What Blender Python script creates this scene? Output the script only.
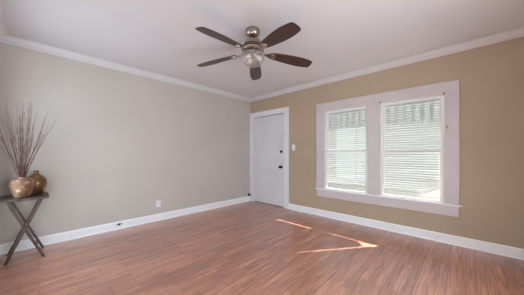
import bpy, bmesh, math, random
from mathutils import Vector, Matrix

for o in list(bpy.data.objects):
    bpy.data.objects.remove(o)
scene = bpy.context.scene
COL = scene.collection
random.seed(7)
PI = math.pi

# ------------------------------------------------------------------ camera
YAW = math.atan(204 / 215.2)
cam_d = bpy.data.cameras.new('camera')
cam_d.sensor_width = 36.0
cam_d.lens = 215.2 / 524 * 36.0
cam_d.shift_y = 6.3 / 524
cam_d.clip_start = 0.02
cam = bpy.data.objects.new('camera', cam_d)
cam.location = (3.892, -3.686, 1.16)
cam.rotation_euler = (PI / 2, 0, YAW)
COL.objects.link(cam)
scene.camera = cam

# ------------------------------------------------------------------ world, sun, added fill lights, exposure
world = bpy.data.worlds.new('sky')
scene.world = world
world.use_nodes = True
wn = world.node_tree
wn.nodes.clear()
w_out = wn.nodes.new('ShaderNodeOutputWorld')
w_bg = wn.nodes.new('ShaderNodeBackground')
w_sky = wn.nodes.new('ShaderNodeTexSky')
w_sky.sky_type = 'NISHITA'
w_sky.sun_disc = False
w_sky.sun_elevation = math.radians(31)
w_sky.sun_rotation = math.radians(38)
w_sky.dust_density = 5.0
w_bg.inputs['Strength'].default_value = 0.22
wn.links.new(w_sky.outputs[0], w_bg.inputs['Color'])
wn.links.new(w_bg.outputs[0], w_out.inputs['Surface'])

SUN_DIR = Vector((-0.75, -1.0, -0.743)).normalized()
sun_d = bpy.data.lights.new('sun', 'SUN')
sun_d.energy = 46.0
sun_d.angle = math.radians(0.8)
sun_d.color = (1.0, 0.96, 0.89)
sun = bpy.data.objects.new('sun', sun_d)
sun.rotation_euler = SUN_DIR.to_track_quat('-Z', 'Y').to_euler()
sun.location = (4, 6, 9)
COL.objects.link(sun)


def fill_light(name, loc, direction, sx, sy, power, color):
    d = bpy.data.lights.new(name, 'AREA')
    d.shape = 'RECTANGLE'
    d.size, d.size_y = sx, sy
    d.energy = power
    d.color = color
    o = bpy.data.objects.new(name, d)
    o.location = loc
    o.rotation_euler = Vector(direction).to_track_quat('-Z', 'Y').to_euler()
    COL.objects.link(o)


# added fill lights at made-up openings in the two walls behind the camera
fill_light('daylight_right_wall_opening', (4.60, -2.45, 1.05), (-1, 0, -0.12), 1.6, 1.4, 61, (0.77, 0.91, 1.0))
fill_light('daylight_front_wall_opening', (1.1, -4.07, 1.2), (0, 1, 0), 1.5, 1.8, 28, (0.80, 0.92, 1.0))

scene.view_settings.view_transform = 'Standard'
scene.view_settings.look = 'None'
scene.view_settings.gamma = 1.0
scene.view_settings.use_curve_mapping = False
scene.view_settings.exposure = 0.0
scene.cycles.max_bounces = 14
scene.cycles.diffuse_bounces = 8
scene.cycles.transparent_max_bounces = 16
scene.cycles.sample_clamp_indirect = 6.0

# ------------------------------------------------------------------ materials


def lin(r, g, b):
    def f(c):
        c /= 255.0
        return c / 12.92 if c <= 0.04045 else ((c + 0.055) / 1.055) ** 2.4
    return (f(r), f(g), f(b), 1.0)


def mat(name, color, rough=0.5, metal=0.0, spec=0.5, coat=0.0):
    m = bpy.data.materials.new(name)
    m.use_nodes = True
    p = m.node_tree.nodes['Principled BSDF']
    p.inputs['Base Color'].default_value = color
    p.inputs['Roughness'].default_value = rough
    p.inputs['Metallic'].default_value = metal
    p.inputs['Specular IOR Level'].default_value = spec
    p.inputs['Coat Weight'].default_value = coat
    return m


def node(m, kind, **kw):
    n = m.node_tree.nodes.new(kind)
    for k, v in kw.items():
        setattr(n, k, v)
    return n


def link(m, a, b):
    m.node_tree.links.new(a, b)


def ramp(m, stops):
    n = node(m, 'ShaderNodeValToRGB')
    el = n.color_ramp.elements
    while len(el) < len(stops):
        el.new(0.5)
    for e, (p, c) in zip(el, stops):
        e.position = p
        e.color = c
    return n


def paint(name, c1, c2, scale=1.6, rough=0.6, bump=0.04, bscale=180.0, spec=0.3):
    """rolled wall paint: faint uneven tone and fine orange-peel relief"""
    m = mat(name, c1, rough, spec=spec)
    p = m.node_tree.nodes['Principled BSDF']
    tc = node(m, 'ShaderNodeTexCoord')
    nz = node(m, 'ShaderNodeTexNoise')
    nz.inputs['Scale'].default_value = scale
    nz.inputs['Detail'].default_value = 4
    rp = ramp(m, [(0.35, c1), (0.68, c2)])
    link(m, tc.outputs['Object'], nz.inputs['Vector'])
    link(m, nz.outputs['Fac'], rp.inputs['Fac'])
    link(m, rp.outputs['Color'], p.inputs['Base Color'])
    n2 = node(m, 'ShaderNodeTexNoise')
    n2.inputs['Scale'].default_value = bscale
    bp = node(m, 'ShaderNodeBump')
    bp.inputs['Strength'].default_value = bump
    bp.inputs['Distance'].default_value = 0.004
    link(m, tc.outputs['Object'], n2.inputs['Vector'])
    link(m, n2.outputs['Fac'], bp.inputs['Height'])
    link(m, bp.outputs['Normal'], p.inputs['Normal'])
    return m


M_WALL = paint('greige_wall_paint', lin(197, 191, 185), lin(202, 196, 190))
M_TAN = paint('tan_wall_paint', lin(180, 162, 141), lin(186, 168, 147))
M_CEIL = paint('ceiling_paint', lin(215, 214, 219), lin(220, 219, 224), scale=1.1, rough=0.8, bump=0.12, bscale=70.0)
M_TRIM = paint('white_trim_paint', lin(232, 233, 238), lin(236, 237, 242), scale=3.0, rough=0.35, bump=0.01, spec=0.5)
M_CASE = paint('window_trim_paint', lin(203, 196, 198), lin(209, 202, 204), scale=4.0, rough=0.4, bump=0.02, spec=0.5)
M_CROWN = paint('crown_paint', lin(217, 216, 220), lin(222, 221, 225), scale=3.0, rough=0.45, bump=0.01, spec=0.4)
M_BASE = paint('baseboard_paint', lin(243, 245, 250), lin(247, 248, 252), scale=3.0, rough=0.3, bump=0.01, spec=0.5)
M_DOOR = paint('door_paint', lin(219, 220, 226), lin(226, 227, 232), scale=2.2, rough=0.4, bump=0.02, spec=0.5)
M_VINYL = mat('white_window_sash', lin(232, 234, 234), 0.3)
M_PLATE = mat('white_plastic', lin(235, 236, 240), 0.3)
M_SLOT = mat('dark_slot', lin(60, 58, 58), 0.5)
M_BLACK = mat('black_metal', lin(18, 17, 17), 0.35, 0.4)
M_RUBBER = mat('black_rubber', lin(16, 16, 18), 0.6)
M_STEEL = mat('dull_steel', lin(120, 115, 112), 0.4, 0.9)
M_NICKEL = mat('brushed_nickel', lin(178, 164, 155), 0.24, 1.0)
M_DARKNICKEL = mat('dark_nickel', lin(70, 62, 58), 0.3, 1.0)
M_FROST = mat('frosted_bulb', lin(240, 236, 228), 0.4)
M_GROUND = paint('outside_ground', lin(62, 62, 60), lin(50, 52, 48), scale=2.0, rough=0.9)
M_CORD = mat('blind_cord', lin(228, 228, 226), 0.7)

# brushed streaks round the fan metal
_p = M_NICKEL.node_tree.nodes['Principled BSDF']
_tc = node(M_NICKEL, 'ShaderNodeTexCoord')
_mp = node(M_NICKEL, 'ShaderNodeMapping')
_mp.inputs['Scale'].default_value = (6, 6, 240)
_nz = node(M_NICKEL, 'ShaderNodeTexNoise')
_nz.inputs['Scale'].default_value = 3
_rr = node(M_NICKEL, 'ShaderNodeMapRange')
_rr.inputs['To Min'].default_value = 0.16
_rr.inputs['To Max'].default_value = 0.34
link(M_NICKEL, _tc.outputs['Object'], _mp.inputs['Vector'])
link(M_NICKEL, _mp.outputs['Vector'], _nz.inputs['Vector'])
link(M_NICKEL, _nz.outputs['Fac'], _rr.inputs['Value'])
link(M_NICKEL, _rr.outputs['Result'], _p.inputs['Roughness'])


def make_floor_mat():
    m = mat('laminate_planks', lin(170, 125, 105), 0.27, spec=0.5)
    p = m.node_tree.nodes['Principled BSDF']
    tc = node(m, 'ShaderNodeTexCoord')
    mp = node(m, 'ShaderNodeMapping')
    mp.inputs['Rotation'].default_value = (0, 0, PI / 2)
    link(m, tc.outputs['Object'], mp.inputs['Vector'])

    def brick(w, h, mort, off, c1, c2, cm):
        b = node(m, 'ShaderNodeTexBrick')
        b.offset = off
        b.offset_frequency = 2
        b.squash = 1.0
        b.inputs['Color1'].default_value = c1
        b.inputs['Color2'].default_value = c2
        b.inputs['Mortar'].default_value = cm
        b.inputs['Scale'].default_value = 1.0
        b.inputs['Mortar Size'].default_value = mort
        b.inputs['Mortar Smooth'].default_value = 0.3
        b.inputs['Bias'].default_value = 0.0
        b.inputs['Brick Width'].default_value = w
        b.inputs['Row Height'].default_value = h
        link(m, mp.outputs['Vector'], b.inputs['Vector'])
        return b
    strips = brick(0.61, 0.066, 0.0014, 0.37, lin(208, 146, 120), lin(173, 115, 93), lin(94, 58, 47))
    boards = brick(1.26, 0.198, 0.0022, 0.43, (1, 1, 1, 1), (0.87, 0.86, 0.85, 1), (0.3, 0.26, 0.25, 1))
    # long wood grain along the planks
    mg = node(m, 'ShaderNodeMapping')
    mg.inputs['Scale'].default_value = (52, 2.2, 1)
    link(m, tc.outputs['Object'], mg.inputs['Vector'])
    g = node(m, 'ShaderNodeTexNoise')
    g.inputs['Scale'].default_value = 1.4
    g.inputs['Detail'].default_value = 7
    g.inputs['Roughness'].default_value = 0.62
    g.inputs['Distortion'].default_value = 0.25
    link(m, mg.outputs['Vector'], g.inputs['Vector'])
    gr = ramp(m, [(0.36, (0.52, 0.45, 0.42, 1)), (0.5, (1.0, 1.0, 1.0, 1)), (0.64, (1.32, 1.32, 1.33, 1))])
    link(m, g.outputs['Fac'], gr.inputs['Fac'])
    # cathedral figure
    wv = node(m, 'ShaderNodeTexWave', wave_type='BANDS', bands_direction='X')
    wv.inputs['Scale'].default_value = 9
    wv.inputs['Distortion'].default_value = 7
    wv.inputs['Detail'].default_value = 3
    wv.inputs['Detail Scale'].default_value = 0.7
    mw = node(m, 'ShaderNodeMapping')
    mw.inputs['Scale'].default_value = (3.2, 0.55, 1)
    link(m, tc.outputs['Object'], mw.inputs['Vector'])
    link(m, mw.outputs['Vector'], wv.inputs['Vector'])
    wr = ramp(m, [(0.1, (0.84, 0.81, 0.79, 1)), (0.5, (1, 1, 1, 1))])
    link(m, wv.outputs['Fac'], wr.inputs['Fac'])

    def mul(a, b, f=1.0):
        x = node(m, 'ShaderNodeMix', data_type='RGBA', blend_type='MULTIPLY')
        x.inputs[0].default_value = f
        link(m, a, x.inputs[6])
        link(m, b, x.inputs[7])
        return x.outputs[2]
    c = mul(strips.outputs['Color'], boards.outputs['Color'])
    c = mul(c, gr.outputs['Color'], 0.9)
    c = mul(c, wr.outputs['Color'], 0.9)
    link(m, c, p.inputs['Base Color'])
    rr = node(m, 'ShaderNodeMapRange')
    rr.inputs['To Min'].default_value = 0.27
    rr.inputs['To Max'].default_value = 0.36
    link(m, g.outputs['Fac'], rr.inputs['Value'])
    link(m, rr.outputs['Result'], p.inputs['Roughness'])
    bp = node(m, 'ShaderNodeBump')
    bp.inputs['Strength'].default_value = 0.25
    bp.inputs['Distance'].default_value = 0.002
    link(m, boards.outputs['Fac'], bp.inputs['Height'])
    bp.invert = True
    link(m, bp.outputs['Normal'], p.inputs['Normal'])
    return m


M_FLOOR = make_floor_mat()
M_FLOOR.node_tree.nodes['Principled BSDF'].inputs['IOR'].default_value = 2.1
M_FLOOR.node_tree.nodes['Principled BSDF'].inputs['Coat Weight'].default_value = 0.5
M_FLOOR.node_tree.nodes['Principled BSDF'].inputs['Coat IOR'].default_value = 1.5
M_FLOOR.node_tree.nodes['Principled BSDF'].inputs['Coat Roughness'].default_value = 0.3


def make_wood(name, dark, light, axis_scale, rough, coat=0.0, spec=0.5):
    m = mat(name, light, rough, coat=coat, spec=spec)
    p = m.node_tree.nodes['Principled BSDF']
    tc = node(m, 'ShaderNodeTexCoord')
    mp = node(m, 'ShaderNodeMapping')
    mp.inputs['Scale'].default_value = axis_scale
    nz = node(m, 'ShaderNodeTexNoise')
    nz.inputs['Scale'].default_value = 2.0
    nz.inputs['Detail'].default_value = 6
    nz.inputs['Distortion'].default_value = 1.2
    rp = ramp(m, [(0.36, dark), (0.66, light)])
    link(m, tc.outputs['Object'], mp.inputs['Vector'])
    link(m, mp.outputs['Vector'], nz.inputs['Vector'])
    link(m, nz.outputs['Fac'], rp.inputs['Fac'])
    link(m, rp.outputs['Color'], p.inputs['Base Color'])
    return m


M_BLADE = make_wood('walnut_fan_blade', lin(34, 17, 12), lin(76, 43, 32), (2.0, 26, 26), 0.34, spec=0.9)
M_TABLE = make_wood('dark_table_wood', lin(58, 44, 40), lin(92, 73, 67), (30, 4, 4), 0.32)
M_TWIG = make_wood('dry_twig_bark', lin(84, 62, 56), lin(134, 106, 98), (20, 20, 6), 0.8, spec=0.2)


def make_vase_mat(name, dark, mid, pale, scale, cut):
    m = mat(name, mid, 0.3, 0.35)
    p = m.node_tree.nodes['Principled BSDF']
    tc = node(m, 'ShaderNodeTexCoord')
    nz = node(m, 'ShaderNodeTexNoise')
    nz.inputs['Scale'].default_value = scale
    nz.inputs['Detail'].default_value = 6
    nz.inputs['Roughness'].default_value = 0.7
    rp = ramp(m, [(0.34, dark), (0.5, mid), (cut, mid), (cut + 0.1, pale)])
    vo = node(m, 'ShaderNodeTexVoronoi')
    vo.feature = 'DISTANCE_TO_EDGE'
    vo.inputs['Scale'].default_value = 55
    vr = ramp(m, [(0.0, (0.55, 0.42, 0.33, 1)), (0.09, (1, 1, 1, 1))])
    mx = node(m, 'ShaderNodeMix', data_type='RGBA', blend_type='MULTIPLY')
    mx.inputs[0].default_value = 0.8
    link(m, tc.outputs['Object'], nz.inputs['Vector'])
    link(m, tc.outputs['Object'], vo.inputs['Vector'])
    link(m, nz.outputs['Fac'], rp.inputs['Fac'])
    link(m, vo.outputs['Distance'], vr.inputs['Fac'])
    link(m, rp.outputs['Color'], mx.inputs[6])
    link(m, vr.outputs['Color'], mx.inputs[7])
    link(m, mx.outputs[2], p.inputs['Base Color'])
    return m


M_VASE1 = make_vase_mat('crackled_copper_glaze', lin(104, 74, 54), lin(152, 114, 90), lin(226, 206, 186), 11.0, 0.53)
M_VASE2 = make_vase_mat('gold_brown_glaze', lin(84, 58, 36), lin(136, 100, 62), lin(222, 204, 170), 9.0, 0.55)


def make_glass(name, tint, refl, milk=0.0):
    m = bpy.data.materials.new(name)
    m.use_nodes = True
    nt = m.node_tree
    nt.nodes.clear()
    out = nt.nodes.new('ShaderNodeOutputMaterial')
    tr = nt.nodes.new('ShaderNodeBsdfTransparent')
    tr.inputs['Color'].default_value = tint
    gl = nt.nodes.new('ShaderNodeBsdfGlossy')
    gl.inputs['Roughness'].default_value = 0.03
    lw = nt.nodes.new('ShaderNodeLayerWeight')
    lw.inputs['Blend'].default_value = 0.5
    pw = nt.nodes.new('ShaderNodeMath')
    pw.operation = 'POWER'
    pw.inputs[1].default_value = 4.0
    ma = nt.nodes.new('ShaderNodeMath')
    ma.operation = 'MULTIPLY_ADD'
    ma.inputs[1].default_value = refl
    ma.inputs[2].default_value = 0.03
    nt.links.new(lw.outputs['Facing'], pw.inputs[0])
    nt.links.new(pw.outputs[0], ma.inputs[0])
    mx = nt.nodes.new('ShaderNodeMixShader')
    nt.links.new(ma.outputs[0], mx.inputs[0])
    nt.links.new(tr.outputs[0], mx.inputs[1])
    nt.links.new(gl.outputs[0], mx.inputs[2])
    last = mx
    if milk:
        df = nt.nodes.new('ShaderNodeBsdfTranslucent')
        d2 = nt.nodes.new('ShaderNodeBsdfDiffuse')
        df.inputs['Color'].default_value = d2.inputs['Color'].default_value = (0.9, 0.9, 0.9, 1)
        ad = nt.nodes.new('ShaderNodeMixShader')
        nt.links.new(df.outputs[0], ad.inputs[1])
        nt.links.new(d2.outputs[0], ad.inputs[2])
        tc = nt.nodes.new('ShaderNodeTexCoord')
        vo = nt.nodes.new('ShaderNodeTexVoronoi')
        vo.inputs['Scale'].default_value = 70
        mr_ = nt.nodes.new('ShaderNodeMapRange')
        mr_.inputs['From Min'].default_value = 0.15
        mr_.inputs['From Max'].default_value = 0.45
        mr_.inputs['To Min'].default_value = milk * 1.8
        mr_.inputs['To Max'].default_value = milk * 0.7
        nt.links.new(tc.outputs['Object'], vo.inputs['Vector'])
        nt.links.new(vo.outputs['Distance'], mr_.inputs['Value'])
        last = nt.nodes.new('ShaderNodeMixShader')
        nt.links.new(mr_.outputs[0], last.inputs[0])
        nt.links.new(mx.outputs[0], last.inputs[1])
        nt.links.new(ad.outputs[0], last.inputs[2])
    nt.links.new(last.outputs[0], out.inputs['Surface'])
    return m


M_PANE = make_glass('window_pane_glass', (0.96, 0.97, 0.97, 1), 0.5)
M_SHADE = make_glass('clear_seeded_glass', (0.95, 0.94, 0.93, 1), 0.7, 0.14)


def make_slat():
    m = bpy.data.materials.new('white_vinyl_slats')
    m.use_nodes = True
    nt = m.node_tree
    nt.nodes.clear()
    out = nt.nodes.new('ShaderNodeOutputMaterial')
    df = nt.nodes.new('ShaderNodeBsdfDiffuse')
    df.inputs['Color'].default_value = lin(178, 182, 182)
    tl = nt.nodes.new('ShaderNodeBsdfTranslucent')
    tl.inputs['Color'].default_value = lin(225, 230, 232)
    mx = nt.nodes.new('ShaderNodeMixShader')
    mx.inputs[0].default_value = 0.042
    nt.links.new(df.outputs[0], mx.inputs[1])
    nt.links.new(tl.outputs[0], mx.inputs[2])
    nt.links.new(mx.outputs[0], out.inputs['Surface'])
    return m


M_SLAT = make_slat()

# ------------------------------------------------------------------ mesh helpers


def box(bm, x0, x1, y0, y1, z0, z1, bevel=0.0, mtx=None):
    t = bmesh.new()
    bmesh.ops.create_cube(t, size=1.0)
    for v in t.verts:
        v.co = Vector(((x0 + x1) / 2 + v.co.x * (x1 - x0), (y0 + y1) / 2 + v.co.y * (y1 - y0), (z0 + z1) / 2 + v.co.z * (z1 - z0)))
    if bevel:
        bmesh.ops.bevel(t, geom=t.edges[:], offset=bevel, segments=2, affect='EDGES', profile=0.6)
    merge(bm, t, mtx)


def merge(bm, t, mtx=None):
    if mtx is not None:
        bmesh.ops.transform(t, matrix=mtx, verts=t.verts)
    me = bpy.data.meshes.new('tmp')
    t.to_mesh(me)
    t.free()
    bm.from_mesh(me)
    bpy.data.meshes.remove(me)


def lathe(bm, prof, seg=40, mtx=None, cap_bottom=True, cap_top=True):
    t = bmesh.new()
    rings = []
    for r, z in prof:
        rings.append([t.verts.new((r * math.cos(2 * PI * k / seg), r * math.sin(2 * PI * k / seg), z)) for k in range(seg)])
    for a, b in zip(rings, rings[1:]):
        for k in range(seg):
            t.faces.new((a[k], a[(k + 1) % seg], b[(k + 1) % seg], b[k]))
    if cap_bottom:
        t.faces.new(rings[0][::-1])
    if cap_top:
        t.faces.new(rings[-1])
    bmesh.ops.recalc_face_normals(t, faces=t.faces)
    merge(bm, t, mtx)


def tube(bm, pts, radii, seg=6):
    """tapered tube along a polyline"""
    t = bmesh.new()
    pts = [Vector(p) for p in pts]
    rings = []
    ref = Vector((0.31, 0.87, 0.38)).normalized()
    for i, p in enumerate(pts):
        d = (pts[min(i + 1, len(pts) - 1)] - pts[max(i - 1, 0)]).normalized()
        u = d.cross(ref).normalized()
        w = d.cross(u)
        r = radii[i] if isinstance(radii, (list, tuple)) else radii
        rings.append([t.verts.new(p + (u * math.cos(2 * PI * k / seg) + w * math.sin(2 * PI * k / seg)) * r) for k in range(seg)])
    for a, b in zip(rings, rings[1:]):
        for k in range(seg):
            t.faces.new((a[k], a[(k + 1) % seg], b[(k + 1) % seg], b[k]))
    t.faces.new(rings[0][::-1])
    t.faces.new(rings[-1])
    bmesh.ops.recalc_face_normals(t, faces=t.faces)
    merge(bm, t)


def prism(bm, outline, z0, z1, bevel=0.0, mtx=None):
    t = bmesh.new()
    a = [t.verts.new((x, y, z0)) for x, y in outline]
    b = [t.verts.new((x, y, z1)) for x, y in outline]
    n = len(a)
    t.faces.new(a[::-1])
    t.faces.new(b)
    for k in range(n):
        t.faces.new((a[k], a[(k + 1) % n], b[(k + 1) % n], b[k]))
    bmesh.ops.recalc_face_normals(t, faces=t.faces)
    if bevel:
        es = [e for e in t.edges if abs(e.verts[0].co.z - e.verts[1].co.z) < 1e-6]
        bmesh.ops.bevel(t, geom=es, offset=bevel, segments=2, affect='EDGES')
    merge(bm, t, mtx)


def build(name, bm, material, parent=None, smooth=False, loc=None):
    me = bpy.data.meshes.new(name)
    bm.to_mesh(me)
    bm.free()
    me.materials.append(material)
    if smooth:
        for p in me.polygons:
            p.use_smooth = True
        me.set_sharp_from_angle(angle=math.radians(40))
    o = bpy.data.objects.new(name, me)
    COL.objects.link(o)
    if parent is not None:
        o.parent = parent
    if loc is not None:
        o.location = loc
    return o


def thing(name, label, cat, loc=(0, 0, 0), rz=0.0, group=None):
    o = bpy.data.objects.new(name, None)
    o.empty_display_size = 0.1
    o.location = loc
    o.rotation_euler = (0, 0, rz)
    COL.objects.link(o)
    return tag(o, label, cat, group)


def tag(o, label, cat, group=None):
    o['label'] = label
    o['category'] = cat
    if group:
        o['group'] = group
    return o


def struct(name, bm, material, smooth=False):
    o = build(name, bm, material, smooth=smooth)
    o['kind'] = 'structure'
    return o


def struct_empty(name, loc):
    o = bpy.data.objects.new(name, None)
    o.location = loc
    o.empty_display_size = 0.1
    COL.objects.link(o)
    o['kind'] = 'structure'
    return o


# ------------------------------------------------------------------ room shell
XR, YF, H = 4.50, -3.985, 2.52      # right wall, front wall, ceiling
T = 0.12
W1 = (1.992, 2.748)                 # clear window openings in the back wall
W2 = (2.923, 3.683)
WZ = (0.512, 1.932)
DX = (0.128, 1.052)
DZ = 2.035

bm = bmesh.new()
box(bm, -T, XR + T, YF - T, T, -0.10, 0.0)
struct('floor', bm, M_FLOOR)
bm = bmesh.new()
box(bm, -T, XR + T, YF - T, T, H, H + 0.12)
struct('ceiling', bm, M_CEIL)
bm = bmesh.new()
box(bm, -T, 0, YF - T, T, 0, H)
struct('wall_left', bm, M_WALL)

# back wall with its two window openings (wider behind the casing) and the door recess
bm = bmesh.new()
e = 0.045
xs0, xs1 = 0.0, XR
zt, zb = WZ[1] + 0.15, WZ[0] - 0.03
box(bm, xs0, DX[0] - 0.02, 0, T, 0, H)
box(bm, DX[0] - 0.02, DX[1] + 0.02, 0, T, DZ + 0.02, H)
box(bm, DX[0] - 0.02, DX[1] + 0.02, 0.062, T, 0, DZ + 0.02)
box(bm, DX[1] + 0.02, W1[0] - e, 0, T, 0, H)
box(bm, W1[0] - e, W2[1] + 0.08, 0, T, 0, zb)
box(bm, W1[0] - e, W2[1] + 0.08, 0, T, zt, H)
box(bm, W1[1] + e, W2[0] - e, 0, T, zb, zt)
box(bm, W2[1] + 0.08, xs1, 0, T, 0, H)
struct('wall_back', bm, M_TAN)

# right wall and front wall stand outside the picture, with openings added for the fill lights
bm = bmesh.new()
box(bm, XR, XR + T, YF - T, -3.27, 0, H)
box(bm, XR, XR + T, -1.63, T, 0, H)
box(bm, XR, XR + T, -3.27, -1.63, 0, 0.28)
box(bm, XR, XR + T, -3.27, -1.63, 1.82, H)
struct('wall_right', bm, M_WALL)
bm = bmesh.new()
box(bm, 0, 0.33, YF - T, YF, 0, H)
box(bm, 1.87, XR, YF - T, YF, 0, H)
box(bm, 0.33, 1.87, YF - T, YF, 0, 0.23)
box(bm, 0.33, 1.87, YF - T, YF, 2.17, H)
struct('wall_front', bm, M_WALL)

bm = bmesh.new()
box(bm, -14, 18, -18, 22, -0.5, -0.42)
struct('ground', bm, M_GROUND)

# crown moulding, mitred round the room
CROWN = [(0, 2.447), (0.011, 2.447), (0.013, 2.459), (0.021, 2.463), (0.030, 2.468), (0.041, 2.478), (0.050, 2.492),
         (0.054, 2.500), (0.062, 2.503), (0.064, 2.511), (0.078, 2.513), (0.080, 2.52), (0, 2.52)]
BASE = [(0, 0), (0.028, 0.0), (0.027, 0.008), (0.022, 0.015), (0.016, 0.018), (0.016, 0.098), (0.013, 0.106), (0.008, 0.112), (0.006, 0.117), (0, 0.117)]


def run_profile(bm, prof, axis, start, end, wall, sign, m0=True, m1=True):
    """extrude a (distance from wall, height) profile along a wall, mitred at its ends"""
    t = bmesh.new()
    r0, r1 = [], []
    for d, z in prof:
        s = start + (d if m0 else 0)
        f = end - (d if m1 else 0)
        w = wall + sign * d
        if axis == 'x':
            r0.append(t.verts.new((s, w, z)))
            r1.append(t.verts.new((f, w, z)))
        else:
            r0.append(t.verts.new((w, s, z)))
            r1.append(t.verts.new((w, f, z)))
    n = len(prof)
    for k in range(n):
        t.faces.new((r0[k], r0[(k + 1) % n], r1[(k + 1) % n], r1[k]))
    t.faces.new(r0[::-1])
    t.faces.new(r1)
    bmesh.ops.recalc_face_normals(t, faces=t.faces)
    merge(bm, t)


for name, axis, a, b, w, s in (('trim_1', 'y', YF, 0, 0, 1), ('trim_2', 'x', 0, XR, 0, -1), ('trim_3', 'y', YF, 0, XR, -1), ('trim_4', 'x', 0, XR, YF, 1)):
    bm = bmesh.new()
    run_profile(bm, CROWN, axis, a, b, w, s)
    struct(name, bm, M_CROWN)
bm = bmesh.new()
run_profile(bm, BASE, 'y', YF, -0.021, 0, 1, True, False)
struct('baseboard_left', bm, M_BASE)
bm = bmesh.new()
run_profile(bm, BASE, 'x', 1.187, XR, 0, -1, False, True)
struct('baseboard_back', bm, M_BASE)
bm = bmesh.new()
run_profile(bm, BASE, 'y', YF, 0, XR, -1)
struct('baseboard_right', bm, M_BASE)
bm = bmesh.new()
run_profile(bm, BASE, 'x', 0, XR, YF, 1)
struct('baseboard_front', bm, M_BASE)

# ------------------------------------------------------------------ door with casing
bm = bmesh.new()                                         # casing and jambs
c0, c1 = DX[0] - 0.008, DX[1] + 0.010
box(bm, 0.001, c0, -0.020, 0.0, 0, DZ + 0.014, 0.003)
box(bm, c1, 1.187, -0.020, 0.0, 0, DZ + 0.014, 0.003)
box(bm, 0.001, 1.187, -0.020, 0.0, DZ + 0.014, 2.150, 0.003)
box(bm, 1.172, 1.190, -0.028, 0.0, 0, 2.152, 0.003)      # back band
box(bm, 0.001, 1.190, -0.028, 0.0, 2.138, 2.154, 0.003)
box(bm, DX[0] - 0.02, DX[0] - 0.004, 0, 0.062, 0, DZ + 0.01)
box(bm, DX[1] + 0.004, DX[1] + 0.02, 0, 0.062, 0, DZ + 0.01)
box(bm, DX[0] - 0.02, DX[1] + 0.02, 0, 0.062, DZ + 0.005, DZ + 0.02)
struct('trim_5', bm, M_TRIM)

door = struct_empty('door_1', (DX[0], 0.012, 0))
dw = DX[1] - DX[0]
bm = bmesh.new()
box(bm, 0.002, dw - 0.003, 0.0, 0.042, 0.012, DZ - 0.007, 0.002)
build('door_slab', bm, M_DOOR, door)
kx = 0.968 - DX[0]
bm = bmesh.new()
R90 = Matrix.Rotation(PI / 2, 4, 'X')                    # lathe axis z -> -y (into the room)
lathe(bm, [(0.033, 0), (0.033, 0.006), (0.027, 0.010), (0.012, 0.012), (0.011, 0.035), (0.020, 0.040), (0.029, 0.050), (0.030, 0.060), (0.024, 0.070), (0.010, 0.075)], 24, Matrix.Translation((kx, 0, 0.873)) @ R90)
k = build('door_knob', bm, M_BLACK, door, True)
k['label'] = 'black round door knob'
bm = bmesh.new()
lathe(bm, [(0.031, 0), (0.031, 0.008), (0.026, 0.016), (0.013, 0.018)], 24, Matrix.Translation((kx, 0, 1.208)) @ R90)
box(bm, kx - 0.005, kx + 0.005, -0.034, -0.016, 1.192, 1.224, 0.002)
k = build('deadbolt', bm, M_BLACK, door, True)
k['label'] = 'black round deadbolt with thumb turn'
bm = bmesh.new()
box(bm, 0.862, 0.884, -0.007, 0.0, 1.335, 1.505, 0.002)
box(bm, 0.868, 0.872, -0.010, -0.005, 1.355, 1.490)
build('chain_track', bm, M_PLATE, door)
bm = bmesh.new()
box(bm, 0.857, 0.862, -0.005, 0.0, 1.330, 1.510)
build('track_backplate', bm, M_STEEL, door)
bm = bmesh.new()
box(bm, 0.945, 0.985, -0.040, -0.0325, 1.455, 1.480, 0.002)
build('chain_keeper', bm, M_PLATE, door)
for hz in (0.25, 1.05, 1.80):
    bm = bmesh.new()
    lathe(bm, [(0.006, -0.045), (0.006, 0.045)], 10, Matrix.Translation((-0.003, -0.006, hz)))
    build('hinge', bm, M_DOOR, door, True)
bm = bmesh.new()
box(bm, 0.002, dw - 0.002, 0.0, 0.05, 0.0, 0.010)
build('door_threshold', bm, M_TABLE, door)

# ------------------------------------------------------------------ windows
X0, X1 = 1.838, 3.826
bm = bmesh.new()                                         # casing boards
box(bm, X0, X1, -0.022, 0.0, WZ[1] + 0.004, 2.090, 0.004)
box(bm, X0, W1[0], -0.020, 0.0, 0.515, WZ[1] + 0.004, 0.003)
box(bm, W1[1], W2[0], -0.020, 0.0, 0.515, WZ[1] + 0.004, 0.003)
box(bm, W2[1], X1, -0.020, 0.0, 0.515, WZ[1] + 0.004, 0.003)
box(bm, X0 - 0.006, X0 + 0.012, -0.026, 0.0, 0.515, 2.094, 0.003)
box(bm, X1 - 0.012, X1 + 0.006, -0.026, 0.0, 0.515, 2.094, 0.003)
box(bm, X0 - 0.006, X1 + 0.006, -0.026, 0.0, 2.082, 2.098, 0.003)
struct('trim_6', bm, M_CASE)
bm = bmesh.new()                                         # stool with its ears
box(bm, X0 - 0.028, X1 + 0.032, -0.030, 0.0, 0.493, 0.515, 0.005)
struct('trim_7', bm, M_TRIM)
bm = bmesh.new()                                         # apron
box(bm, X0 + 0.004, X1 + 0.002, -0.020, 0.0, 0.362, 0.493, 0.004)
struct('trim_8', bm, M_CASE)


def frame(bm, x0, x1, y0, y1, z0, z1, st, rt, rb):
    box(bm, x0, x0 + st, y0, y1, z0, z1, 0.002)
    box(bm, x1 - st, x1, y0, y1, z0, z1, 0.002)
    box(bm, x0 + st, x1 - st, y0, y1, z1 - rt, z1, 0.002)
    box(bm, x0 + st, x1 - st, y0, y1, z0, z0 + rb, 0.002)


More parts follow.
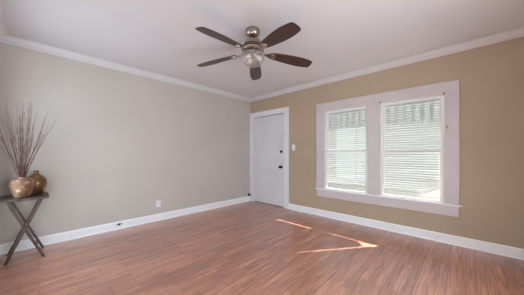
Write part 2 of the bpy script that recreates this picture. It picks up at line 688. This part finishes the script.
# two unseen windows added to dress the fill-light openings: sashes, panes, casing
for n, axis, c_, lo, hi, z0_, z1_, sg in ((3, 'y', XR, -3.27, -1.63, 0.28, 1.82, -1), (4, 'x', YF, 0.33, 1.87, 0.23, 2.17, 1)):
    w = struct_empty('window_%d' % n, (0, 0, 0))

    def wbox(bm, a0, a1, d0, d1, z0, z1, bv=0.002):
        # a: along the wall, d: distance into the room (negative: into the wall)
        p0, p1 = sorted((c_ + sg * d0, c_ + sg * d1))
        if axis == 'y':
            box(bm, p0, p1, a0, a1, z0, z1, bv)
        else:
            box(bm, a0, a1, p0, p1, z0, z1, bv)
    bm = bmesh.new()
    wbox(bm, lo - 0.11, lo, 0, 0.02, z0_, z1_)
    wbox(bm, hi, hi + 0.11, 0, 0.02, z0_, z1_)
    wbox(bm, lo - 0.11, hi + 0.11, 0, 0.022, z1_, z1_ + 0.12)
    wbox(bm, lo - 0.13, hi + 0.13, 0, 0.03, z0_ - 0.022, z0_)
    build('window_casing', bm, M_CASE, w)
    bm = bmesh.new()
    mid = (lo + hi) / 2
    for a0, a1 in ((lo, lo + 0.03), (mid - 0.02, mid + 0.02), (hi - 0.03, hi)):
        wbox(bm, a0, a1, -0.055, -0.03, z0_, z1_)
    for q0, q1 in ((z0_, z0_ + 0.03), ((z0_ + z1_) / 2 - 0.015, (z0_ + z1_) / 2 + 0.015), (z1_ - 0.03, z1_)):
        wbox(bm, lo, hi, -0.054, -0.031, q0, q1)
    fr = build('window_frame', bm, M_VINYL, w)
    bm = bmesh.new()
    wbox(bm, lo + 0.01, hi - 0.01, -0.044, -0.041, z0_ + 0.01, z1_ - 0.01, 0)
    build('window_pane', bm, M_PANE, fr)

MR = 1.215                                               # meeting rail height
# unseen porch eave with hanging pickets, added to shade the blind tops in bands
bm = bmesh.new()
box(bm, 1.6, 6.0, T, 1.68, 3.10, 3.16)
box(bm, 1.6, 6.0, 1.62, 1.68, 3.13, 3.16)
k_ = 0
while 2.95 + 0.105 * k_ < 5.15:
    px_ = 2.95 + 0.105 * k_
    box(bm, px_, px_ + 0.024, 1.64, 1.66, 2.78, 3.14)
    k_ += 1
struct('trim_9', bm, M_TRIM)

for n, (a, b) in ((1, W1), (2, W2)):
    w = struct_empty('window_%d' % n, ((a + b) / 2, 0, WZ[0]))
    wd = (b - a) / 2
    hh = WZ[1] - WZ[0]
    bm = bmesh.new()                                     # jamb liner
    frame(bm, -wd - 0.02, wd + 0.02, 0.0, 0.060, -0.015, hh + 0.02, 0.022, 0.022, 0.014)
    build('window_frame', bm, M_VINYL, w)
    mr = MR - WZ[0]
    bm = bmesh.new()
    frame(bm, -wd + 0.006, wd - 0.006, 0.022, 0.038, mr - 0.02, hh - 0.002, 0.034, 0.034, 0.034)
    us = build('upper_sash', bm, M_VINYL, w)
    bm = bmesh.new()
    box(bm, -wd + 0.038, wd - 0.038, 0.029, 0.032, mr + 0.012, hh - 0.034)
    build('window_pane', bm, M_PANE, us)
    bm = bmesh.new()
    frame(bm, -wd + 0.004, wd - 0.004, 0.002, 0.020, 0.002, mr + 0.02, 0.036, 0.036, 0.026)
    ls = build('lower_sash', bm, M_VINYL, w)
    bm = bmesh.new()
    box(bm, -wd + 0.038, wd - 0.038, 0.010, 0.013, 0.027, mr - 0.014)
    build('window_pane', bm, M_PANE, ls)


def make_blind(x0, x1, ztop, zbot, label, seed, lift=0.0, swing=0.0):
    """lift: how far the right end of the bottom rail hangs higher; swing: how far the lower slats hang to the left"""
    rnd = random.Random(seed)
    yb = 0.054
    root = thing('window_blind', label, 'window blind', ((x0 + x1) / 2, yb, zbot))
    hw, ht = (x1 - x0) / 2, ztop - zbot

    def off(z, sx):
        u = max(0.0, 1 - z / (0.55 * ht))
        v = max(0.0, 1 - z / 0.22)
        return -swing * u, (lift * v if sx > 0.9 else 0.0)
    bm = bmesh.new()
    box(bm, -hw, hw, -0.012, 0.014, ht - 0.026, ht, 0.002)
    build('head_rail', bm, M_SLAT, root)
    bm = bmesh.new()
    z = 0.030
    tilt = math.radians(63)
    while z < ht - 0.034:
        tl = tilt + rnd.uniform(-0.06, 0.06)
        sag = rnd.uniform(-0.002, 0.002)
        t = bmesh.new()
        n = 6
        rows = []
        for sx in (-1, 0.5, 1):
            row = []
            dx, dz = off(z, sx)
            for i in range(n + 1):
                u = (i / n - 0.5) * 0.043
                c = 0.0042 * (1 - (2 * i / n - 1) ** 2)
                row.append(t.verts.new((sx * hw + dx, -(u * math.cos(tl)) - c * math.sin(tl), z + dz + u * math.sin(tl) - c * math.cos(tl) + sag * sx)))
            rows.append(row)
        for i in range(n):
            for q in (0, 1):
                t.faces.new((rows[q][i], rows[q][i + 1], rows[q + 1][i + 1], rows[q + 1][i]))
        merge(bm, t)
        z += 0.0345
    build('slats', bm, M_SLAT, root, True)
    bm = bmesh.new()
    box(bm, -hw - swing, 0.5 * hw - swing, -0.010, 0.010, 0.0, 0.014, 0.002)
    b2_ = bmesh.new()
    box(b2_, 0.5 * hw - swing, hw - swing, -0.010, 0.010, 0.0, 0.014, 0.002)
    for v in b2_.verts:                                  # the right end hangs bent upwards
        v.co.z += lift * max(0.0, (v.co.x - 0.5 * hw + swing) / (0.5 * hw))
    merge(bm, b2_)
    build('bottom_rail', bm, M_SLAT, root)
    for sx in (-0.6, 0.6):
        bm = bmesh.new()
        tube(bm, [(sx * hw - swing, -0.0115, 0.01 + (lift * 0.2 if sx > 0 else 0.0)), (sx * hw, -0.0135, ht - 0.02)], 0.0012, 5)
        build('ladder_cord', bm, M_CORD, root)
    return root


make_blind(W1[0] - 0.020, W1[1] + 0.012, 1.915, 0.601, 'closed white mini blind in the left window, nearer the door', 3)
make_blind(W2[0] - 0.010, W2[1] - 0.018, 1.915, 0.594, 'closed white mini blind in the right window, farther from the door', 5, 0.085, 0.030)

# small hardware on the window casing
for x, z, lab in ((2.925, 1.952, 'tiny dark curtain bracket at upper left corner of right window'),
                  (3.684, 1.944, 'tiny dark curtain bracket at upper right corner of right window')):
    bm = bmesh.new()
    box(bm, -0.009, 0.009, -0.006, 0.0, -0.014, 0.014, 0.002)
    box(bm, -0.005, 0.005, -0.018, -0.005, -0.004, 0.004, 0.001)
    tag(build('curtain_bracket', bm, M_STEEL, loc=(x, -0.022, z)), lab, 'bracket', 'curtain brackets on the window casing')
bm = bmesh.new()
box(bm, -0.006, 0.006, -0.004, 0.0, -0.02, 0.02, 0.0015)
tube(bm, [(0, -0.003, -0.004), (0, -0.014, -0.004), (0, -0.018, 0.008), (0, -0.016, 0.018)], 0.003, 8)
tag(build('cord_hook', bm, M_STEEL, loc=(3.713, -0.020, 1.508), smooth=True), 'small metal cord hook on the right side of the window casing', 'hook')

# ------------------------------------------------------------------ wall plates and small wall things
pl = thing('electrical_outlet', 'white electrical outlet plate low on the long left wall', 'electrical outlet', (0, -2.208, 0.293))
bm = bmesh.new()
box(bm, 0.0, 0.006, -0.037, 0.037, -0.059, 0.059, 0.002)
build('cover_plate', bm, M_PLATE, pl)
for dz in (-0.021, 0.021):
    bm = bmesh.new()
    box(bm, 0.005, 0.008, -0.016, 0.016, dz - 0.014, dz + 0.014, 0.001)
    s = build('socket', bm, M_PLATE, pl)
    bm = bmesh.new()
    for dy in (-0.006, 0.006):
        box(bm, 0.0078, 0.0084, dy - 0.001, dy + 0.001, dz - 0.002, dz + 0.007)
    lathe(bm, [(0.002, 0.0), (0.002, 0.0006)], 10, Matrix.Translation((0.0078, 0, dz - 0.008)) @ Matrix.Rotation(PI / 2, 4, 'Y'))
    build('socket_slots', bm, M_SLOT, s)

sw = thing('light_switch', 'white light switch plate on the tan wall right of the door', 'light switch', (1.300, 0, 1.290))
bm = bmesh.new()
box(bm, -0.042, 0.042, -0.006, 0.0, -0.059, 0.059, 0.002)
build('cover_plate', bm, M_PLATE, sw)
for sx in (-0.018, 0.018):
    bm = bmesh.new()
    box(bm, sx - 0.005, sx + 0.005, -0.015, -0.005, -0.002, 0.010, 0.001)
    build('toggle', bm, M_PLATE, sw)

bm = bmesh.new()                                         # short cable end coming out of the baseboard
lathe(bm, [(0.016, 0.0), (0.016, 0.004), (0.010, 0.007), (0.010, 0.030), (0.006, 0.034)], 14, Matrix.Rotation(PI / 2, 4, 'Y'))
tube(bm, [(0.028, 0, 0), (0.040, -0.01, 0.004), (0.044, -0.028, 0.006), (0.038, -0.045, 0.004)], 0.005, 8)
tube(bm, [(0.026, 0, 0), (0.038, 0.012, 0.014), (0.040, 0.026, 0.022)], 0.004, 8)
tag(build('cable_stub', bm, M_RUBBER, loc=(0.016, -2.795, 0.076), smooth=True), 'short black cable stub poking out of the left baseboard', 'cable')

ds = thing('door_stop', 'small black door stop at the room corner just above the baseboard', 'door stop', (0.0, -0.060, 0.155))
bm = bmesh.new()
lathe(bm, [(0.020, 0.0), (0.020, 0.005), (0.008, 0.010), (0.008, 0.040)], 14, Matrix.Rotation(PI / 2, 4, 'Y'))
build('stem', bm, M_BLACK, ds, True)
bm = bmesh.new()
lathe(bm, [(0.014, 0.038), (0.021, 0.042), (0.021, 0.060), (0.014, 0.066)], 14, Matrix.Rotation(PI / 2, 4, 'Y'))
box(bm, 0.0, 0.018, -0.018, 0.018, -0.036, 0.034, 0.004)
build('rubber_tip', bm, M_RUBBER, ds, True)

bm = bmesh.new()
lathe(bm, [(0.009, 0.0), (0.009, 0.003), (0.004, 0.004), (0.004, 0.016), (0.007, 0.018), (0.004, 0.021)], 12, Matrix.Rotation(PI / 2, 4, 'Y'))
tag(build('wall_screw', bm, M_STEEL, loc=(0, -0.858, 0.870), smooth=True), 'small dark screw left in the bare left wall', 'screw')

# ------------------------------------------------------------------ ceiling fan
FX, FY = 2.194, -2.043
fan = thing('ceiling_fan', 'five-blade ceiling fan with dark wood blades, nickel motor and clear glass light', 'ceiling fan', (FX, FY, H))
bm = bmesh.new()
lathe(bm, [(0.074, 0.0), (0.079, -0.005), (0.081, -0.018), (0.080, -0.040), (0.072, -0.062), (0.056, -0.078), (0.034, -0.087), (0.018, -0.089)], 40)
build('canopy', bm, M_NICKEL, fan, True)
bm = bmesh.new()
lathe(bm, [(0.0135, -0.084), (0.0135, -0.130)], 20)
lathe(bm, [(0.019, -0.106), (0.024, -0.112), (0.026, -0.122)], 24)
build('downrod', bm, M_NICKEL, fan, True)
bm = bmesh.new()
lathe(bm, [(0.026, -0.118), (0.066, -0.121), (0.086, -0.127), (0.094, -0.137), (0.095, -0.172), (0.099, -0.181), (0.113, -0.191), (0.121, -0.200),
           (0.122, -0.226), (0.114, -0.236), (0.088, -0.243), (0.050, -0.244)], 48)
build('motor_housing', bm, M_NICKEL, fan, True)
bm = bmesh.new()
lathe(bm, [(0.118, -0.199), (0.1245, -0.203), (0.1245, -0.213), (0.120, -0.217)], 48, cap_bottom=False, cap_top=False)
lathe(bm, [(0.092, -0.170), (0.0985, -0.172), (0.0985, -0.176), (0.092, -0.178)], 48, cap_bottom=False, cap_top=False)
build('trim_band', bm, M_DARKNICKEL, fan, True)
bm = bmesh.new()
lathe(bm, [(0.060, -0.242), (0.064, -0.250), (0.082, -0.254), (0.088, -0.262), (0.072, -0.270)], 40)
build('light_fitter', bm, M_NICKEL, fan, True)

# clear glass bowl: inner and outer skin
prof = [(0.092, -0.254), (0.116, -0.262), (0.130, -0.278), (0.134, -0.298), (0.126, -0.326), (0.106, -0.358), (0.078, -0.386), (0.044, -0.402), (0.012, -0.407)]
inner = [(max(r - 0.003, 0.011), z + 0.003) for r, z in prof]
bm = bmesh.new()
lathe(bm, prof + inner[::-1], 48, cap_bottom=False, cap_top=False)
build('glass_shade', bm, M_SHADE, fan, True)
bm = bmesh.new()
lathe(bm, [(0.004, -0.400), (0.016, -0.405), (0.016, -0.412), (0.009, -0.417), (0.003, -0.421)], 20)
tube(bm, [(0, 0, -0.266), (0, 0, -0.404)], 0.004, 8)
build('finial', bm, M_NICKEL, fan, True)
for k_ in range(3):
    a_ = math.radians(40 + 120 * k_)
    mt = Matrix.Rotation(a_, 4, 'Z') @ Matrix.Translation((0.040, 0, -0.274)) @ Matrix.Rotation(math.radians(-38), 4, 'Y')
    bm = bmesh.new()
    lathe(bm, [(0.016, 0.004), (0.017, -0.026)], 18, mt)
    so = build('bulb_socket', bm, M_NICKEL, fan, True)
    bm = bmesh.new()
    lathe(bm, [(0.011, -0.024), (0.013, -0.034), (0.019, -0.048), (0.021, -0.060), (0.016, -0.074), (0.006, -0.082)], 18, mt)
    build('bulb', bm, M_FROST, so, True)

R0, R1 = 0.188, 0.694


def blade_outline():
    pts = []
    N = 22
    for i in range(N + 1):
        u = i / N
        x = R0 + (R1 - R0) * u
        w = 0.046 + 0.032 * math.sin(min(u / 0.72, 1.0) * PI / 2)
        if u > 0.72:
            w -= 0.020 * ((u - 0.72) / 0.28) ** 1.6
        if u < 0.06:
            w -= 0.012 * (1 - u / 0.06) ** 2
        pts.append((x, w))
    # clipped, slightly rounded tip
    tip = [(R1 + 0.010, 0.044), (R1 + 0.016, 0.018), (R1 + 0.016, -0.018), (R1 + 0.010, -0.044)]
    return pts + tip + [(x, -w) for x, w in reversed(pts)]


OUT = blade_outline()
PITCH = math.radians(-13)
DROOP = math.radians(5.0)
for k_ in range(5):
    # first blade points straight away from the camera
    ang = YAW + PI / 2 - math.radians(2 + 72 * k_)
    base = Matrix.Rotation(ang, 4, 'Z') @ Matrix.Translation((0, 0, -0.240))
    tiltm = base @ Matrix.Rotation(DROOP, 4, 'Y') @ Matrix.Rotation(PITCH, 4, 'X')
    bm = bmesh.new()
    prism(bm, OUT, -0.0035, 0.0035, 0.0015)
    o = build('blade', bm, M_BLADE, fan)
    o.matrix_local = tiltm
    bm = bmesh.new()
    # arm from the motor, and the forked plate screwed on the blade's underside
    arm = [(0.095, -0.022), (0.150, -0.016), (0.185, -0.034), (0.225, -0.040), (0.262, -0.026), (0.272, 0.0),
           (0.262, 0.026), (0.225, 0.040), (0.185, 0.034), (0.150, 0.016), (0.095, 0.022)]
    prism(bm, arm, -0.0090, -0.0036, 0.0012)
    lathe(bm, [(0.030, -0.0085), (0.028, -0.014), (0.015, -0.019), (0.004, -0.020)], 20, Matrix.Translation((0.226, 0, 0)))
    box(bm, 0.085, 0.125, -0.020, 0.020, -0.009, 0.024, 0.004)
    b2 = build('blade_bracket', bm, M_NICKEL, fan, True)
    b2.matrix_local = tiltm

# ------------------------------------------------------------------ folding tray table
TX0, TX1, TY0, TY1, TZ = 0.030, 0.468, -3.950, -3.572, 0.665
tab = thing('tray_table', 'dark brown folding tray table with crossed legs against the left wall', 'side table', (0.25, -3.76, 0))


def rounded_rect(x0, x1, y0, y1, r, n=5):
    pts = []
    for cx_, cy_, a0 in ((x1 - r, y1 - r, 0), (x0 + r, y1 - r, 90), (x0 + r, y0 + r, 180), (x1 - r, y0 + r, 270)):
        for i in range(n + 1):
            a = math.radians(a0 + 90 * i / n)
            pts.append((cx_ + r * math.cos(a), cy_ + r * math.sin(a)))
    return pts


ox, oy = 0.25, -3.76
bm = bmesh.new()
prism(bm, rounded_rect(TX0 - ox, TX1 - ox, TY0 - oy, TY1 - oy, 0.022), TZ, TZ + 0.016, 0.004)
build('tabletop', bm, M_TABLE, tab)


def leg(xc, y_top, y_bot):
    bm = bmesh.new()
    t = bmesh.new()
    hw, hx = 0.0115, 0.0090
    zt_ = TZ - 0.002
    vs = []
    for z, y in ((0.0, y_bot), (zt_, y_top)):
        for sx, sy in ((-1, -1), (1, -1), (1, 1), (-1, 1)):
            vs.append(t.verts.new((xc - ox + sx * hx, y - oy + sy * hw * 1.08, z)))
    for f in ((3, 2, 1, 0), (4, 5, 6, 7), (0, 1, 5, 4), (1, 2, 6, 5), (2, 3, 7, 6), (3, 0, 4, 7)):
        t.faces.new([vs[i] for i in f])
    bmesh.ops.recalc_face_normals(t, faces=t.faces)
    bmesh.ops.bevel(t, geom=t.edges[:], offset=0.002, segments=1, affect='EDGES')
    merge(bm, t)
    return build('leg', bm, M_TABLE, tab)


YA, YB = -3.893, -3.628
for xc in (0.430, 0.092):
    leg(xc, YA, -3.617)
for xc in (0.407, 0.115):
    leg(xc, YB, -3.900)
for nm, y, z, x0_, x1_ in (('stretcher', -3.672, 0.130, 0.092, 0.430), ('stretcher', -3.846, 0.130, 0.115, 0.407)):
    bm = bmesh.new()
    box(bm, x0_ - ox, x1_ - ox, y - oy - 0.008, y - oy + 0.008, z - 0.012, z + 0.012, 0.002)
    build(nm, bm, M_TABLE, tab)
ym = (YA + -3.617) / 2 - 0.001
for xa, xb in ((0.394, 0.444), (0.078, 0.128)):
    bm = bmesh.new()
    lathe(bm, [(0.006, 0.0), (0.006, xb - xa)], 12, Matrix.Translation((xa - ox, ym - oy - 0.002, 0.335)) @ Matrix.Rotation(PI / 2, 4, 'Y'))
    pv = build('pivot_bolt', bm, M_STEEL, tab, True)
    pv['label'] = 'steel pivot bolt'
for sx in (0.417, 0.104):
    bm = bmesh.new()
    box(bm, sx - ox - 0.02, sx - ox + 0.02, TY0 - oy + 0.02, TY1 - oy - 0.02, TZ - 0.012, TZ, 0.002)
    build('top_rail', bm, M_TABLE, tab)

# ------------------------------------------------------------------ vases and dry twigs
ZT = TZ + 0.016
V1 = Vector((0.335, -3.783, ZT))
V2 = Vector((0.137, -3.677, ZT))
bm = bmesh.new()
P1 = [(0.046, 0.0), (0.056, 0.004), (0.072, 0.038), (0.087, 0.088), (0.096, 0.134), (0.097, 0.164), (0.090, 0.190), (0.074, 0.204), (0.053, 0.208), (0.045, 0.212), (0.046, 0.223),
      (0.040, 0.223), (0.038, 0.208), (0.045, 0.194), (0.076, 0.166), (0.082, 0.120), (0.060, 0.030), (0.030, 0.012)]
lathe(bm, P1, 48)
v1 = build('vase', bm, M_VASE1, smooth=True, loc=V1)
tag(v1, 'apple-shaped crackled copper vase holding the dry twigs', 'vase')
bm = bmesh.new()
P2 = [(0.048, 0.0), (0.060, 0.006), (0.084, 0.050), (0.095, 0.100), (0.095, 0.138), (0.085, 0.178), (0.064, 0.207), (0.040, 0.226), (0.027, 0.238), (0.023, 0.256), (0.026, 0.272), (0.028, 0.276),
      (0.022, 0.276), (0.018, 0.256), (0.021, 0.236), (0.058, 0.196), (0.078, 0.120), (0.060, 0.040), (0.030, 0.012)]
lathe(bm, P2, 48)
v2 = build('vase', bm, M_VASE2, smooth=True, loc=V2)
tag(v2, 'empty round gold-brown vase with narrow neck, behind the twig vase', 'vase')

rt = random.Random(11)
NT = 52
for i in range(NT):
    # twigs fan out from the vase mouth; lean away from the camera's right angle in every direction
    a = 2 * PI * (i * 0.381966) + rt.uniform(-0.3, 0.3)
    lean = (0.05 + 0.29 * math.sqrt((i + 0.5) / NT)) * rt.uniform(0.85, 1.12)
    L = rt.uniform(0.56, 0.84)
    if i % 5 == 4:
        L *= 0.72
    d = Vector((math.cos(a) * lean * 0.75, math.sin(a) * lean, 1.0)).normalized()
    side = Vector((-math.sin(a), math.cos(a), 0))
    start = V1 + Vector((math.cos(a) * 0.026 * rt.random() - d.x * 0.06, math.sin(a) * 0.026 * rt.random() - d.y * 0.06, 0.150))
    curl = rt.uniform(-0.06, 0.06)
    outc = rt.uniform(-0.05, 0.07)
    pts, rad = [], []
    n = 9
    for q in range(n):
        u = q / (n - 1)
        p = start + d * (L + 0.10) * u + side * curl * u * u + Vector((math.cos(a), math.sin(a), -0.3)) * outc * u * u
        p += Vector((rt.uniform(-1, 1), rt.uniform(-1, 1), 0)) * 0.004
        p.x = max(p.x, 0.012)
        p.y = max(p.y, YF + 0.012)
        pts.append(p)
        rad.append(0.0027 * (1 - 0.68 * u))
    bm = bmesh.new()
    tube(bm, pts, rad, 5)
    if i % 3 == 0:                                       # a side shoot
        q = rt.choice((4, 5))
        s0 = pts[q]
        sd = (d + side * rt.choice((-0.35, 0.35)) + Vector((0, 0, 0.1))).normalized()
        ln = L * rt.uniform(0.2, 0.32)
        sh = [s0, s0 + sd * ln * 0.5, s0 + sd * ln + Vector((0, 0, 0.02))]
        for p in sh:
            p.x = max(p.x, 0.012)
            p.y = max(p.y, YF + 0.012)
        tube(bm, sh, [0.0017, 0.0014, 0.0009], 5)
    o = build('dry_twig', bm, M_TWIG, smooth=True)
    tag(o, 'thin bare brown twig standing in the apple-shaped vase', 'twig', 'dry twigs in the apple-shaped vase')
